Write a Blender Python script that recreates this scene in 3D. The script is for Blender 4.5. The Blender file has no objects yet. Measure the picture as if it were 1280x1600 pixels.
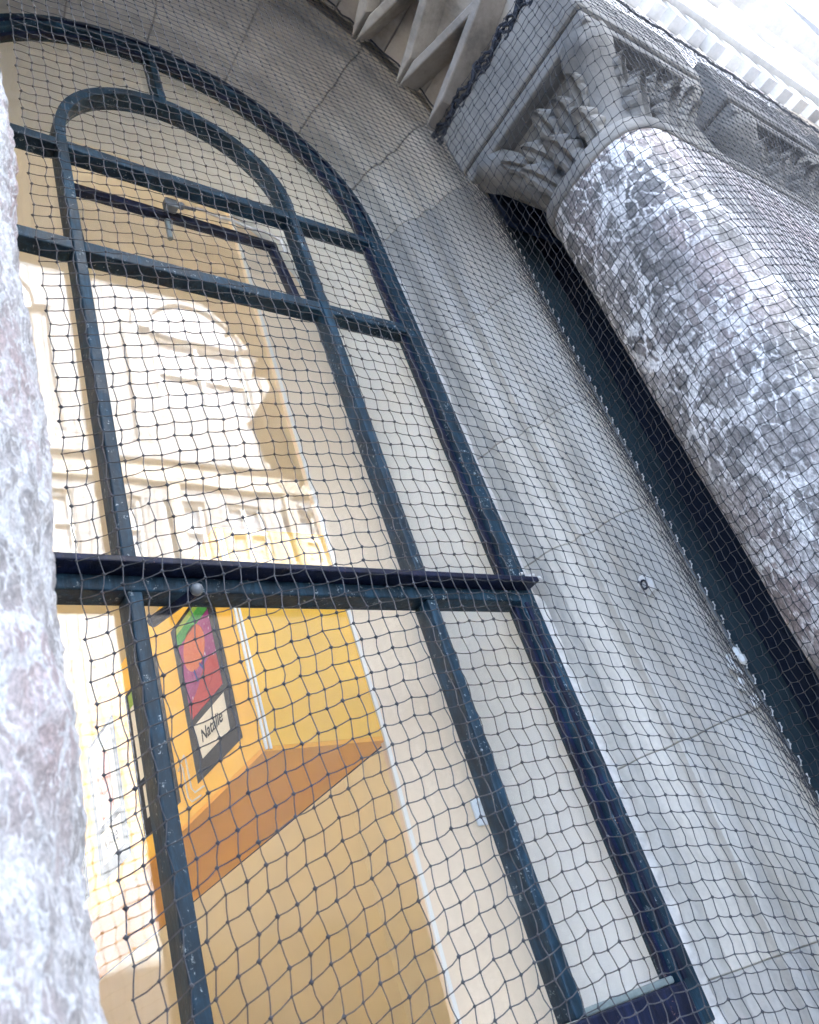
import bpy, bmesh, math, random
import numpy as np
from mathutils import Vector, Matrix, noise as mnoise

# ---------------------------------------------------------------- camera, sky, sun, exposure
R_ = math.radians
Z0 = 1.6                                    # eye height; most heights below are given from the eye
sc = bpy.context.scene
col = sc.collection
cd = bpy.data.cameras.new('camera')
cam = bpy.data.objects.new('camera', cd); col.objects.link(cam)
fwd = Vector((0.59586375, 0.6227975, 0.50702038)); rgt = Vector((0.79905687, -0.52293643, -0.29672481)); upv = Vector((-0.08033996, -0.58194568, 0.80924948))
m = Matrix((rgt, upv, -fwd)).transposed().to_4x4(); m.translation = Vector((0, 0, Z0))
cam.matrix_world = m
cd.sensor_fit = 'HORIZONTAL'; cd.sensor_width = 36; cd.lens = 1372.1 / 1280 * 36
cd.clip_start = 0.02; cd.clip_end = 2000
cd.dof.use_dof = True; cd.dof.focus_distance = 1.95; cd.dof.aperture_fstop = 13
sc.camera = cam

SUN_EL, SUN_AZ = R_(46), R_(14)             # azimuth measured from +Y towards +X: behind the facade
w = bpy.data.worlds.new('World'); sc.world = w; w.use_nodes = True
nt = w.node_tree; nt.nodes.clear()
sky = nt.nodes.new('ShaderNodeTexSky'); sky.sky_type = 'NISHITA'; sky.sun_disc = False
sky.sun_elevation = SUN_EL; sky.sun_rotation = SUN_AZ; sky.dust_density = 4.0; sky.air_density = 0.8; sky.ozone_density = 0.5
bg = nt.nodes.new('ShaderNodeBackground'); bg.inputs['Strength'].default_value = 0.15
wo = nt.nodes.new('ShaderNodeOutputWorld')
nt.links.new(sky.outputs[0], bg.inputs[0]); nt.links.new(bg.outputs[0], wo.inputs[0])
sl = bpy.data.lights.new('sun', 'SUN'); sl.energy = 4.5; sl.angle = R_(0.5); sl.color = (1, 0.985, 0.96)
so = bpy.data.objects.new('sun', sl); col.objects.link(so)
sdir = Vector((math.sin(SUN_AZ) * math.cos(SUN_EL), math.cos(SUN_AZ) * math.cos(SUN_EL), math.sin(SUN_EL)))
so.rotation_euler = sdir.to_track_quat('Z', 'Y').to_euler()
so.location = (0, 0, 30)
sc.view_settings.view_transform = 'Standard'; sc.view_settings.look = 'None'
sc.view_settings.gamma = 1; sc.view_settings.use_curve_mapping = False
sc.view_settings.exposure = 3.62
sc.cycles.use_denoising = True
sc.cycles.max_bounces = 7; sc.cycles.diffuse_bounces = 4; sc.cycles.glossy_bounces = 3; sc.cycles.transparent_max_bounces = 24
sc.cycles.caustics_reflective = False; sc.cycles.caustics_refractive = False
sc.cycles.sample_clamp_indirect = 6

rng = random.Random(7)
nrg = np.random.default_rng(5)

# ---------------------------------------------------------------- materials
class NT:
    def __init__(s, name):
        s.m = bpy.data.materials.new(name); s.m.use_nodes = True
        s.t = s.m.node_tree; s.t.nodes.clear()
        s.out = s.n('ShaderNodeOutputMaterial')
    def n(s, kind, **kw):
        nd = s.t.nodes.new(kind)
        for k, v in kw.items():
            if hasattr(nd, k) and k not in nd.inputs: setattr(nd, k, v)
            else: nd.inputs[k].default_value = v
        return nd
    def l(s, a, b): s.t.links.new(a, b)
    def pos(s, scale=(1, 1, 1), rot=(0, 0, 0)):
        g = s.n('ShaderNodeNewGeometry'); mp = s.n('ShaderNodeMapping')
        mp.inputs['Scale'].default_value = scale; mp.inputs['Rotation'].default_value = rot
        s.l(g.outputs['Position'], mp.inputs['Vector']); return mp.outputs[0]
    def noise(s, vec, scale, detail=4, rough=.55, dist=0):
        nd = s.n('ShaderNodeTexNoise'); nd.inputs['Scale'].default_value = scale; nd.inputs['Detail'].default_value = detail
        nd.inputs['Roughness'].default_value = rough; nd.inputs['Distortion'].default_value = dist
        if vec is not None: s.l(vec, nd.inputs['Vector'])
        return nd
    def ramp(s, fac, stops, interp='LINEAR'):
        r = s.n('ShaderNodeValToRGB'); e = r.color_ramp.elements; r.color_ramp.interpolation = interp
        while len(e) < len(stops): e.new(0.5)
        for i, (p, c) in enumerate(stops):
            e[i].position = p; e[i].color = (c if isinstance(c, (tuple, list)) else (c, c, c)) + ((1,) if (not isinstance(c, (tuple, list)) or len(c) == 3) else ())
        s.l(fac, r.inputs[0]); return r.outputs[0]
    def mix(s, fac, a, b, mode='MIX'):
        x = s.n('ShaderNodeMix'); x.data_type = 'RGBA'; x.blend_type = mode
        for sock, v in ((x.inputs[0], fac), (x.inputs[6], a), (x.inputs[7], b)):
            if hasattr(v, 'node'): s.l(v, sock)
            else: sock.default_value = v if not isinstance(v, (tuple, list)) else (tuple(v) + (1,))[:4]
        return x.outputs[2]
    def math(s, op, a, b=0.0):
        x = s.n('ShaderNodeMath'); x.operation = op
        for sock, v in ((x.inputs[0], a), (x.inputs[1], b)):
            if hasattr(v, 'node'): s.l(v, sock)
            else: sock.default_value = v
        return x.outputs[0]
    def finish(s, color, rough=.8, height=None, bump=.3, bdist=.01, spec=.3, coat=0):
        b = s.n('ShaderNodeBsdfPrincipled')
        if hasattr(color, 'node'): s.l(color, b.inputs['Base Color'])
        else: b.inputs['Base Color'].default_value = tuple(color) + (1,)
        if hasattr(rough, 'node'): s.l(rough, b.inputs['Roughness'])
        else: b.inputs['Roughness'].default_value = rough
        b.inputs['Specular IOR Level'].default_value = spec
        b.inputs['Coat Weight'].default_value = coat
        if height is not None:
            bp = s.n('ShaderNodeBump'); bp.inputs['Strength'].default_value = bump; bp.inputs['Distance'].default_value = bdist
            s.l(height, bp.inputs['Height']); s.l(bp.outputs[0], b.inputs['Normal'])
        s.l(b.outputs[0], s.out.inputs[0]); return s.m

def plain(name, c, rough=.7, var=.12, scale=12, bump=.1, spec=.3):
    t = NT(name); p = t.pos(); n = t.noise(p, scale, 5)
    lo = tuple(x * (1 - var) for x in c); hi = tuple(min(1, x * (1 + var)) for x in c)
    return t.finish(t.ramp(n.outputs[0], [(.3, lo), (.7, hi)]), rough, n.outputs[0], bump, .004, spec)

def stone_mat(name, a, b, c, streak=.5, stain=(.2, .19, .18), bump=.35):
    t = NT(name); p = t.pos(); ps = t.pos((9, 9, .55))
    n1 = t.noise(p, 2.2, 6, .6, .4); n2 = t.noise(ps, 1.6, 5, .6); n3 = t.noise(p, 60, 4, .7)
    base = t.ramp(n1.outputs[0], [(.28, a), (.5, b), (.74, c)])
    st = t.ramp(n2.outputs[0], [(.38, .0), (.72, 1.0)])
    base = t.mix(t.math('MULTIPLY', st, streak), base, tuple(min(1, x * 1.28) for x in c))
    n4 = t.noise(t.pos((4, 4, .8)), 1.3, 6, .65)
    dk = t.ramp(n4.outputs[0], [(.48, .0), (.7, .7)])
    base = t.mix(dk, base, stain)
    sp = t.ramp(n3.outputs[0], [(.3, .72), (.6, 1.0)])
    base = t.mix(.35, base, sp, 'MULTIPLY')
    oi = t.n('ShaderNodeObjectInfo'); base = t.mix(1.0, base, t.ramp(oi.outputs['Random'], [(.0, (.86, .86, .87)), (1.0, (1.08, 1.07, 1.05))]), 'MULTIPLY')
    h = t.math('ADD', n3.outputs[0], t.math('MULTIPLY', n1.outputs[0], 2.0))
    return t.finish(base, .88, h, bump, .006, .2)

M = {}
M['jamb'] = stone_mat('jamb_limestone', (.45, .42, .365), (.55, .515, .455), (.66, .625, .57), .65, (.26, .25, .235))
M['arch'] = stone_mat('arch_limestone', (.6, .545, .465), (.69, .635, .55), (.77, .72, .645), .25, (.42, .385, .335))
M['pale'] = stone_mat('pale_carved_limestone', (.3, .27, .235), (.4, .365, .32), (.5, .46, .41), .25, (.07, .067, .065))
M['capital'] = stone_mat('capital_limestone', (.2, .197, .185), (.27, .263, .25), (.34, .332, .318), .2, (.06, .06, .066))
M['facade'] = stone_mat('facade_limestone', (.74, .74, .74), (.79, .79, .79), (.83, .83, .83), .2, (.6, .6, .6), .2)
M['recess'] = stone_mat('shaded_recess_stone', (.022, .035, .075), (.03, .047, .095), (.042, .06, .11), .25, (.015, .022, .05))  # deep shade of the gap put into the stone colour
M['recess_lit'] = stone_mat('half_shaded_recess_stone', (.04, .07, .09), (.055, .092, .115), (.075, .115, .14), .35, (.022, .036, .06))  # lighter copy of the recess stone, with half shade in its colour
M['opp_grey'] = stone_mat('added_pale_cladding', (.5, .54, .58), (.56, .6, .64), (.62, .66, .7), .2, (.4, .42, .45), .15)
M['mortar'] = plain('mortar', (.5, .455, .39), .95, .2, 40)
M['cement'] = plain('white_cement', (.68, .67, .65), .9, .2, 30, .4)
M['opp'] = stone_mat('opposite_limestone', (.35, .38, .42), (.4, .43, .475), (.45, .48, .53), .15, (.31, .33, .37), .15)
M['opp_warm'] = stone_mat('opposite_sandstone', (.46, .45, .43), (.5, .49, .47), (.55, .54, .52), .15, (.42, .4, .38), .15)

def marble(name, dark, mid, pink, vein, rough, bump, bdist, sc_=1.0, grain=1.0, gate_lo=.42):
    """breccia: broken pieces of different tone, granular, held by white veins of uneven width"""
    t = NT(name); p = t.pos((1, 1, .62), (.5, .35, 0))
    wn = t.noise(p, 9 * sc_, 4, .6); off = t.n('ShaderNodeVectorMath'); off.operation = 'MULTIPLY_ADD'
    t.l(wn.outputs['Color'], off.inputs[0]); off.inputs[1].default_value = (.055 / sc_,) * 3; t.l(p, off.inputs[2]); wp = off.outputs[0]
    def vor(scale, feat):
        v = t.n('ShaderNodeTexVoronoi'); v.feature = feat; v.inputs['Scale'].default_value = scale; t.l(wp, v.inputs['Vector']); return v
    c1 = vor(9 * sc_, 'F1'); c2 = vor(34 * sc_, 'F1')
    sep = t.n('ShaderNodeSeparateColor'); t.l(c1.outputs['Color'], sep.inputs[0]); sep2 = t.n('ShaderNodeSeparateColor'); t.l(c2.outputs['Color'], sep2.inputs[0])
    g1 = t.noise(p, 120 * sc_, 5, .75); g2 = t.noise(wp, 38 * sc_, 6, .7)
    tone = t.math('ADD', t.math('MULTIPLY', sep.outputs[0], .35), t.math('ADD', t.math('MULTIPLY', sep2.outputs[0], .3), t.math('MULTIPLY', g2.outputs[0], .5)))
    base = t.ramp(tone, [(.3, dark), (.62, mid), (.9, tuple(min(1, x * 1.7) for x in mid))])
    base = t.mix(t.math('MULTIPLY', t.ramp(t.noise(p, 3.3 * sc_, 3, .5).outputs[0], [(.45, .0), (.6, 1.0)]), .75), base, pink)
    gate = t.ramp(t.noise(p, 3.6 * sc_, 5, .65).outputs[0], [(gate_lo, .05), (gate_lo + .16, 1.0)])
    w1 = t.math('SUBTRACT', vor(9 * sc_, 'DISTANCE_TO_EDGE').outputs[0], t.math('MULTIPLY', t.math('SUBTRACT', t.noise(p, 13 * sc_, 4, .7).outputs[0], .47), .5))
    w2 = t.math('SUBTRACT', vor(26 * sc_, 'DISTANCE_TO_EDGE').outputs[0], t.math('MULTIPLY', t.math('SUBTRACT', t.noise(p, 30 * sc_, 4, .7).outputs[0], .5), .45))
    m1 = t.ramp(w1, [(.015, 1.0), (.05, .0)]); m2 = t.ramp(w2, [(.01, .9), (.06, .0)])
    mk = t.math('MULTIPLY', t.math('MAXIMUM', m1, m2), gate)
    base = t.mix(mk, base, vein)
    gr = t.ramp(g1.outputs[0], [(.38, (.42,) * 3), (.5, (1.0,) * 3), (.62, (1.7,) * 3)])
    base = t.mix(.75 * grain, base, gr, 'MULTIPLY')
    h = t.math('ADD', t.math('MULTIPLY', g2.outputs[0], 1.0), t.math('MULTIPLY', g1.outputs[0], .7))
    return t.finish(base, rough, h, bump, bdist, .4)
M['marble'] = marble('veined_marble', (.125, .122, .118), (.225, .213, .205), (.35, .285, .272), (.7, .69, .68), .55, .2, .008, .95, 1.0, .42)
M['marble_rough'] = marble('rough_pink_marble', (.43, .395, .375), (.67, .625, .6), (.6, .465, .445), (.86, .84, .82), .8, .8, .012, 2.6, .6, .3)

def paint(name, c, chip=(.4, .46, .48), amount=.585):
    t = NT(name); p = t.pos()
    n1 = t.noise(p, 14, 5, .6); n2 = t.noise(p, 85, 5, .75, .3); n3 = t.noise(t.pos((1, 1, .35)), 26, 5, .7, .8)
    mot = t.math('ADD', t.math('MULTIPLY', n1.outputs[0], .5), t.math('MULTIPLY', t.noise(t.pos((1, 1, .12)), 60, 5, .75, .6).outputs[0], .5))
    base = t.ramp(mot, [(.36, tuple(x * .45 for x in c)), (.5, c), (.64, tuple(x * 2.2 for x in c))])
    ch = t.math('MULTIPLY', t.ramp(n2.outputs[0], [(amount, .0), (amount + .05, 1.0)]), t.ramp(n3.outputs[0], [(.5, .0), (.6, 1.0)]))
    base = t.mix(ch, base, chip)
    h = t.math('ADD', n3.outputs[0], t.math('MULTIPLY', n2.outputs[0], .4))
    return t.finish(base, t.ramp(n1.outputs[0], [(.3, .38), (.7, .6)]), h, .5, .004, .28)
M['paint'] = paint('dark_teal_paint', (.008, .029, .050))
M['paint2'] = paint('dark_navy_paint', (.005, .009, .030), (.2, .12, .11), .6)
M['steel'] = plain('dull_steel', (.16, .18, .2), .45, .2, 60, .2, .6)
M['lead'] = plain('grey_metal_strip', (.2, .25, .25), .35, .15, 40, .2, .6)

def net_mat():
    t = NT('net_twine'); n = t.noise(t.pos(), 40, 3)
    return t.finish(t.ramp(n.outputs[0], [(.3, (.035, .036, .042)), (.7, (.085, .088, .098))]), .6, None, spec=.4)
M['net'] = net_mat()
M['rope'] = plain('dark_net_rope', (.03, .035, .05), .7, .4, 120, .5)

def glass_mat():
    t = NT('window_glass')
    g = t.n('ShaderNodeNewGeometry'); d = t.n('ShaderNodeVectorMath'); d.operation = 'DOT_PRODUCT'
    nz = t.noise(t.pos(), 2.2, 2, .4); bp = t.n('ShaderNodeBump'); bp.inputs['Strength'].default_value = .06; bp.inputs['Distance'].default_value = .02
    t.l(nz.outputs[0], bp.inputs['Height'])
    t.l(g.outputs['Normal'], d.inputs[0]); t.l(g.outputs['Incoming'], d.inputs[1])
    c = t.math('ABSOLUTE', d.outputs['Value']); k = t.math('POWER', t.math('SUBTRACT', 1.0, c), 5.0)
    f = t.math('ADD', t.math('MULTIPLY', k, .9), .058)
    tr = t.n('ShaderNodeBsdfTransparent'); tr.inputs[0].default_value = (.99, .99, .99, 1)
    gl = t.n('ShaderNodeBsdfGlossy'); gl.inputs['Roughness'].default_value = .02; gl.inputs[0].default_value = (1, 1, 1, 1)
    t.l(bp.outputs[0], gl.inputs['Normal'])
    mx = t.n('ShaderNodeMixShader'); t.l(f, mx.inputs[0]); t.l(tr.outputs[0], mx.inputs[1]); t.l(gl.outputs[0], mx.inputs[2])
    df = t.n('ShaderNodeBsdfDiffuse'); df.inputs[0].default_value = (.75, .76, .76, 1)
    du = t.ramp(t.noise(t.pos((1, 1, .35)), 7, 6, .7, .8).outputs[0], [(.35, .004), (.75, .035)])
    m2 = t.n('ShaderNodeMixShader'); t.l(du, m2.inputs[0]); t.l(mx.outputs[0], m2.inputs[1]); t.l(df.outputs[0], m2.inputs[2])
    t.l(m2.outputs[0], t.out.inputs[0]); return t.m
M['glass'] = glass_mat()
M['cream'] = plain('cream_wall_paint', (.8, .74, .62), .85, .04, 3, .05)
M['tan'] = plain('tan_wall_paint', (.86, .74, .48), .85, .05, 3, .05)
M['beige'] = plain('beige_wall_paint', (.88, .72, .53), .85, .03, 3, .05)
M['white'] = plain('white_paint', (.86, .895, .91), .8, .01, 4, .03)
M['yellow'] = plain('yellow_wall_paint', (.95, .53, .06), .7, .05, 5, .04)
M['orange'] = plain('shaded_yellow_soffit', (.95, .43, .035), .7, .06, 5, .04)  # the yellow casing's shaded tone, put into the underside colour
M['bead'] = plain('off_white_bead', (.86, .84, .78), .8, .03, 6)
M['card'] = plain('black_mount_card', (.009, .007, .007), .8, .2, 30)
M['paper'] = plain('cream_paper', (.78, .72, .58), .85, .04, 20)
M['ink'] = plain('black_ink', (.02, .02, .02), .7, .1, 50)
def crayon(name, c, d, scale=70):
    t = NT(name); n = t.noise(t.pos((1, 1, 3), (0.5, .4, .2)), scale, 5, .7, .5)
    return t.finish(t.ramp(n.outputs[0], [(.32, c), (.62, d)]), .8)
M['c_green'] = crayon('green_crayon', (.008, .16, .02), (.04, .34, .03))
M['c_lime'] = crayon('lime_crayon', (.2, .36, .02), (.34, .42, .05))
M['c_orange'] = crayon('orange_crayon', (.58, .09, .02), (.66, .17, .05))
M['c_red'] = crayon('red_crayon', (.36, .006, .008), (.5, .025, .015))
M['c_blue'] = crayon('blue_crayon', (.015, .02, .2), (.05, .05, .3))
M['c_pink'] = crayon('pink_crayon', (.85, .3, .25), (.9, .4, .33))
M['c_sky'] = crayon('pale_blue_crayon', (.45, .6, .75), (.6, .72, .8))
def magenta():
    t = NT('magenta_crayon_dashes'); p = t.pos(); n = t.noise(p, 60, 5, .7, .5)
    v = t.n('ShaderNodeTexVoronoi'); v.inputs['Scale'].default_value = 62; v.inputs['Randomness'].default_value = .35; t.l(t.pos((1, 1, .6)), v.inputs['Vector'])
    b = t.ramp(n.outputs[0], [(.32, (.24, .012, .12)), (.65, (.36, .04, .2))])
    return t.finish(t.mix(t.ramp(v.outputs[0], [(.3, .85), (.4, .0)]), b, (.85, .62, .72)), .8)
M['c_magenta'] = magenta()
M['asphalt'] = plain('asphalt', (.06, .06, .062), .9, .25, 30, .4)
M['paving'] = plain('paving_stone', (.36, .35, .33), .85, .15, 8, .2)
M['opp_dark'] = plain('added_dark_cladding', (.015, .016, .018), .5, .3, 40, .1)
M['bluepane'] = plain('painted_sky_pane', (.26, .31, .39), .2, .1, 2, .0, .6)  # reflected sky put into the base colour as blue
M['droppings'] = plain('white_droppings', (.8, .8, .78), .9, .1, 80, .5)

# ---------------------------------------------------------------- helpers
def mesh(name, V, F, mat, parent=None, smooth=False, raw=False):
    """link ONE mesh object; V in metres, heights counted from the eye (raised here by Z0)"""
    me = bpy.data.meshes.new(name)
    me.from_pydata([(v[0], v[1], v[2] + (0 if raw else Z0)) for v in V], [], F)
    if mat is not None: me.materials.append(M[mat] if isinstance(mat, str) else mat)
    me.validate()
    bm = bmesh.new(); bm.from_mesh(me); bmesh.ops.recalc_face_normals(bm, faces=bm.faces); bm.to_mesh(me); bm.free()
    if smooth: me.polygons.foreach_set('use_smooth', [True] * len(me.polygons))
    o = bpy.data.objects.new(name, me); col.objects.link(o)
    if parent is not None: attach(o, parent)
    return o
def world_loc(p):
    v = Vector((0, 0, 0))
    while p is not None: v = v + p.location + p.matrix_parent_inverse.translation; p = p.parent
    return v
def attach(o, p):
    o.parent = p; o.matrix_parent_inverse = Matrix.Translation(-world_loc(p))
def empty(name, loc, label=None, cat=None, group=None):
    o = bpy.data.objects.new(name, None); col.objects.link(o); o.empty_display_size = .1
    o.location = (loc[0], loc[1], loc[2] + Z0)
    if label: tag(o, label, cat, group)
    return o
def tag(o, label=None, cat=None, group=None, kind=None):
    if label: o['label'] = label
    if cat: o['category'] = cat
    if group: o['group'] = group
    if kind: o['kind'] = kind
    return o
class G:
    """collects several shapes into one mesh"""
    def __init__(s): s.V = []; s.F = []
    def add(s, V, F):
        k = len(s.V); s.V += [tuple(v) for v in V]; s.F += [tuple(i + k for i in f) for f in F]; return s
    def box(s, x0, x1, y0, y1, z0, z1, b=0):
        if b <= 0:
            V = [(x, y, z) for x in (x0, x1) for y in (y0, y1) for z in (z0, z1)]
            return s.add(V, [(0, 1, 3, 2), (4, 6, 7, 5), (0, 4, 5, 1), (2, 3, 7, 6), (0, 2, 6, 4), (1, 5, 7, 3)])
        bm = bmesh.new(); bmesh.ops.create_cube(bm, size=1)
        for v in bm.verts: v.co = Vector(((x0 + x1) / 2 + v.co.x * (x1 - x0), (y0 + y1) / 2 + v.co.y * (y1 - y0), (z0 + z1) / 2 + v.co.z * (z1 - z0)))
        bmesh.ops.bevel(bm, geom=bm.edges[:], offset=b, segments=2, affect='EDGES', profile=.5)
        bm.verts.index_update(); V = [tuple(v.co) for v in bm.verts]; F = [tuple(v.index for v in f.verts) for f in bm.faces]; bm.free()
        return s.add(V, F)
    def prism(s, poly, axis, a, b):
        n = len(poly); V = []
        for t in (a, b):
            for p in poly:
                V.append((t, p[0], p[1]) if axis == 'x' else (p[0], t, p[1]) if axis == 'y' else (p[0], p[1], t))
        F = [tuple(range(n)), tuple(range(2 * n - 1, n - 1, -1))] + [(i, (i + 1) % n, n + (i + 1) % n, n + i) for i in range(n)]
        return s.add(V, F)
    def tube(s, pts, r, n=6, caps=True):
        pts = [Vector(p) for p in pts]; V = []; F = []
        for i, p in enumerate(pts):
            d = (pts[min(i + 1, len(pts) - 1)] - pts[max(i - 1, 0)]).normalized()
            a = d.cross(Vector((0, 0, 1)) if abs(d.z) < .9 else Vector((1, 0, 0))).normalized(); b = d.cross(a)
            rr = r[i] if isinstance(r, (list, tuple)) else r
            for k in range(n):
                t = 2 * math.pi * k / n; V.append(p + a * rr * math.cos(t) + b * rr * math.sin(t))
        for i in range(len(pts) - 1):
            for k in range(n): F.append((i * n + k, i * n + (k + 1) % n, (i + 1) * n + (k + 1) % n, (i + 1) * n + k))
        if caps: F += [tuple(range(n)), tuple(range((len(pts) - 1) * n, len(pts) * n))]
        return s.add(V, F)
    def ring(s, cx, cz, r0, r1, y0, y1, a0, a1, n):
        """arched bar of rectangular section, angles in degrees"""
        V = []; F = []
        for i in range(n + 1):
            t = R_(a0 + (a1 - a0) * i / n); c, d = math.cos(t), math.sin(t)
            V += [(cx + r * c, y, cz + r * d) for r, y in ((r0, y0), (r1, y0), (r1, y1), (r0, y1))]
        for i in range(n):
            for k in range(4): F.append((4 * i + k, 4 * i + (k + 1) % 4, 4 * i + 4 + (k + 1) % 4, 4 * i + 4 + k))
        F += [(0, 1, 2, 3), tuple(4 * n + k for k in range(4))]
        return s.add(V, F)
    def lattice(s, xs, zs, y0, y1):
        """window bars in one connected piece; xs and zs list the edges of the bars"""
        idx = {}; V = []; F = []
        def v(i, j, y):
            if (i, j, y) not in idx: idx[(i, j, y)] = len(V); V.append((xs[i], y, zs[j]))
            return idx[(i, j, y)]
        nx, nz_ = len(xs) - 1, len(zs) - 1
        bar = lambda i, j: 0 <= i < nx and 0 <= j < nz_ and (i % 2 == 0 or j % 2 == 0)
        for i in range(nx):
            for j in range(nz_):
                if not bar(i, j): continue
                for y in (y0, y1): F.append((v(i, j, y), v(i + 1, j, y), v(i + 1, j + 1, y), v(i, j + 1, y)))
                if not bar(i - 1, j): F.append((v(i, j, y0), v(i, j + 1, y0), v(i, j + 1, y1), v(i, j, y1)))
                if not bar(i + 1, j): F.append((v(i + 1, j, y0), v(i + 1, j + 1, y0), v(i + 1, j + 1, y1), v(i + 1, j, y1)))
                if not bar(i, j - 1): F.append((v(i, j, y0), v(i + 1, j, y0), v(i + 1, j, y1), v(i, j, y1)))
                if not bar(i, j + 1): F.append((v(i, j + 1, y0), v(i + 1, j + 1, y0), v(i + 1, j + 1, y1), v(i, j + 1, y1)))
        return s.add(V, F)
    def hoop(s, cx, cz, r0, r1, y0, y1, zb, n=48):
        """round-headed frame: two legs and a half circle in one piece"""
        P = [((cx + r0, zb), (cx + r1, zb))] + [((cx + r0 * math.cos(math.pi * i / n), cz + r0 * math.sin(math.pi * i / n)), (cx + r1 * math.cos(math.pi * i / n), cz + r1 * math.sin(math.pi * i / n))) for i in range(n + 1)] + [((cx - r0, zb), (cx - r1, zb))]
        V = []
        for a, b in P: V += [(a[0], y0, a[1]), (b[0], y0, b[1]), (b[0], y1, b[1]), (a[0], y1, a[1])]
        L = len(P); F = [(4 * i + k, 4 * i + (k + 1) % 4, 4 * i + 4 + (k + 1) % 4, 4 * i + 4 + k) for i in range(L - 1) for k in range(4)]
        return s.add(V, F + [(0, 1, 2, 3), tuple(4 * (L - 1) + k for k in range(4))])
    def ball(s, c, r, n=8, sq=(1, 1, 1)):
        V = [(c[0], c[1], c[2] + r * sq[2])]; F = []
        for i in range(1, n // 2):
            p = math.pi * i / (n // 2)
            for k in range(n): t = 2 * math.pi * k / n; V.append((c[0] + r * sq[0] * math.sin(p) * math.cos(t), c[1] + r * sq[1] * math.sin(p) * math.sin(t), c[2] + r * sq[2] * math.cos(p)))
        V.append((c[0], c[1], c[2] - r * sq[2])); L = len(V) - 1; m_ = n // 2 - 1
        for k in range(n):
            F.append((0, 1 + k, 1 + (k + 1) % n)); F.append((L, 1 + (m_ - 1) * n + (k + 1) % n, 1 + (m_ - 1) * n + k))
            for i in range(m_ - 1): F.append((1 + i * n + k, 1 + (i + 1) * n + k, 1 + (i + 1) * n + (k + 1) % n, 1 + i * n + (k + 1) % n))
        return s.add(V, F)
    def build(s, name, mat, parent=None, smooth=False): return mesh(name, s.V, s.F, mat, parent, smooth)

def nz(x, y, z, f=1.0): return mnoise.noise(Vector((x * f, y * f, z * f)))
def soften(o, width, seg=2, angle=40):
    b = o.modifiers.new('bevel', 'BEVEL'); b.width = width; b.segments = seg; b.limit_method = 'ANGLE'; b.angle_limit = R_(angle)
    return o

GROUND = -Z0
XC, ZS = .977, 2.435        # axis of the window and height of its springing (from the eye)

# ---------------------------------------------------------------- ground
tag(mesh('street', [(-60, -60, GROUND - .124), (90, -60, GROUND - .124), (90, 60, GROUND - .124), (-60, 60, GROUND - .124)], [(0, 1, 2, 3)], 'asphalt'), kind='structure')
tag(G().box(-40, 60, -1.6, 9, GROUND - .12, GROUND).build('pavement', 'paving'), kind='structure')
tag(G().box(-40, 60, -12, -5.2, GROUND - .12, GROUND).build('far_pavement', 'paving'), kind='structure')

# ---------------------------------------------------------------- the stone building with the arcade
bld = empty('stone_building', (1.0, 1.2, GROUND), 'pale limestone building front with carved arcade arch, splayed window surround and frieze', 'building')
# splayed, moulded surround: plan profile (distance from the window axis, y)
PROF = [(.742, 1.505), (.752, 1.478), (.768, 1.455), (.778, 1.42), (.782, 1.385), (.80, 1.352), (.818, 1.338), (.832, 1.335), (.838, 1.318), (.838, 1.295),
        (.852, 1.283), (.866, 1.279), (.872, 1.262), (.873, 1.235), (.885, 1.2), (.9, 1.175), (.92, 1.162), (.936, 1.154), (.944, 1.138), (.944, 1.118), (.935, 1.106)]
BACK = [(.958, 1.106), (.958, 1.505)]
def jamb_block(z0, z1, side, name='jamb_stone'):
    poly = [(XC + side * r, y) for r, y in PROF + BACK]
    o = G().prism(poly, 'z', z0 + .0009, z1 - .0009).build(name, 'jamb', bld)
    return soften(o, .0022, 1, 60)
jz = [-1.6, -.75, -.05, .43, 1.03, 1.42, 1.9, ZS]
for i in range(len(jz) - 1): jamb_block(jz[i], jz[i + 1], 1)
lz = [-1.6, -.6, .3, 1.1, 1.8, ZS]
for i in range(len(lz) - 1): jamb_block(lz[i], lz[i + 1], -1)
for sgn in (1, -1):
    a, b = sorted((XC + sgn * .8, XC + sgn * 1.11))
    G().prism([(XC + sgn * (r + .012), y + .004) for r, y in PROF] + [(XC + sgn * .952, 1.12), (XC + sgn * .952, 1.5)], 'z', -1.58, ZS - .001).build('mortar_bed', 'mortar', bld)
angs = [0, 21, 44, 68, 90, 112, 136, 159, 180]
def vous(a0, a1, prof, name, mat, gap, n=8):
    V = []; F = []; k = len(prof)
    for i in range(n + 1):
        t = R_(a0 + gap + (a1 - a0 - 2 * gap) * i / n)
        V += [(XC + r * math.cos(t), y, ZS + r * math.sin(t)) for r, y in prof]
    for i in range(n):
        for j in range(k): F.append((i * k + j, i * k + (j + 1) % k, (i + 1) * k + (j + 1) % k, (i + 1) * k + j))
    F += [tuple(range(k)), tuple(range(n * k, n * k + k))]
    return mesh(name, V, F, mat, bld)
for i in range(len(angs) - 1): soften(vous(angs[i], angs[i + 1], PROF + BACK, 'arch_stone', 'arch', .2), .0022, 1, 60)
vous(0, 180, [(r + .012, y + .004) for r, y in PROF] + [(.952, 1.12), (.952, 1.5)], 'mortar_bed', 'mortar', 0, 40)
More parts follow.
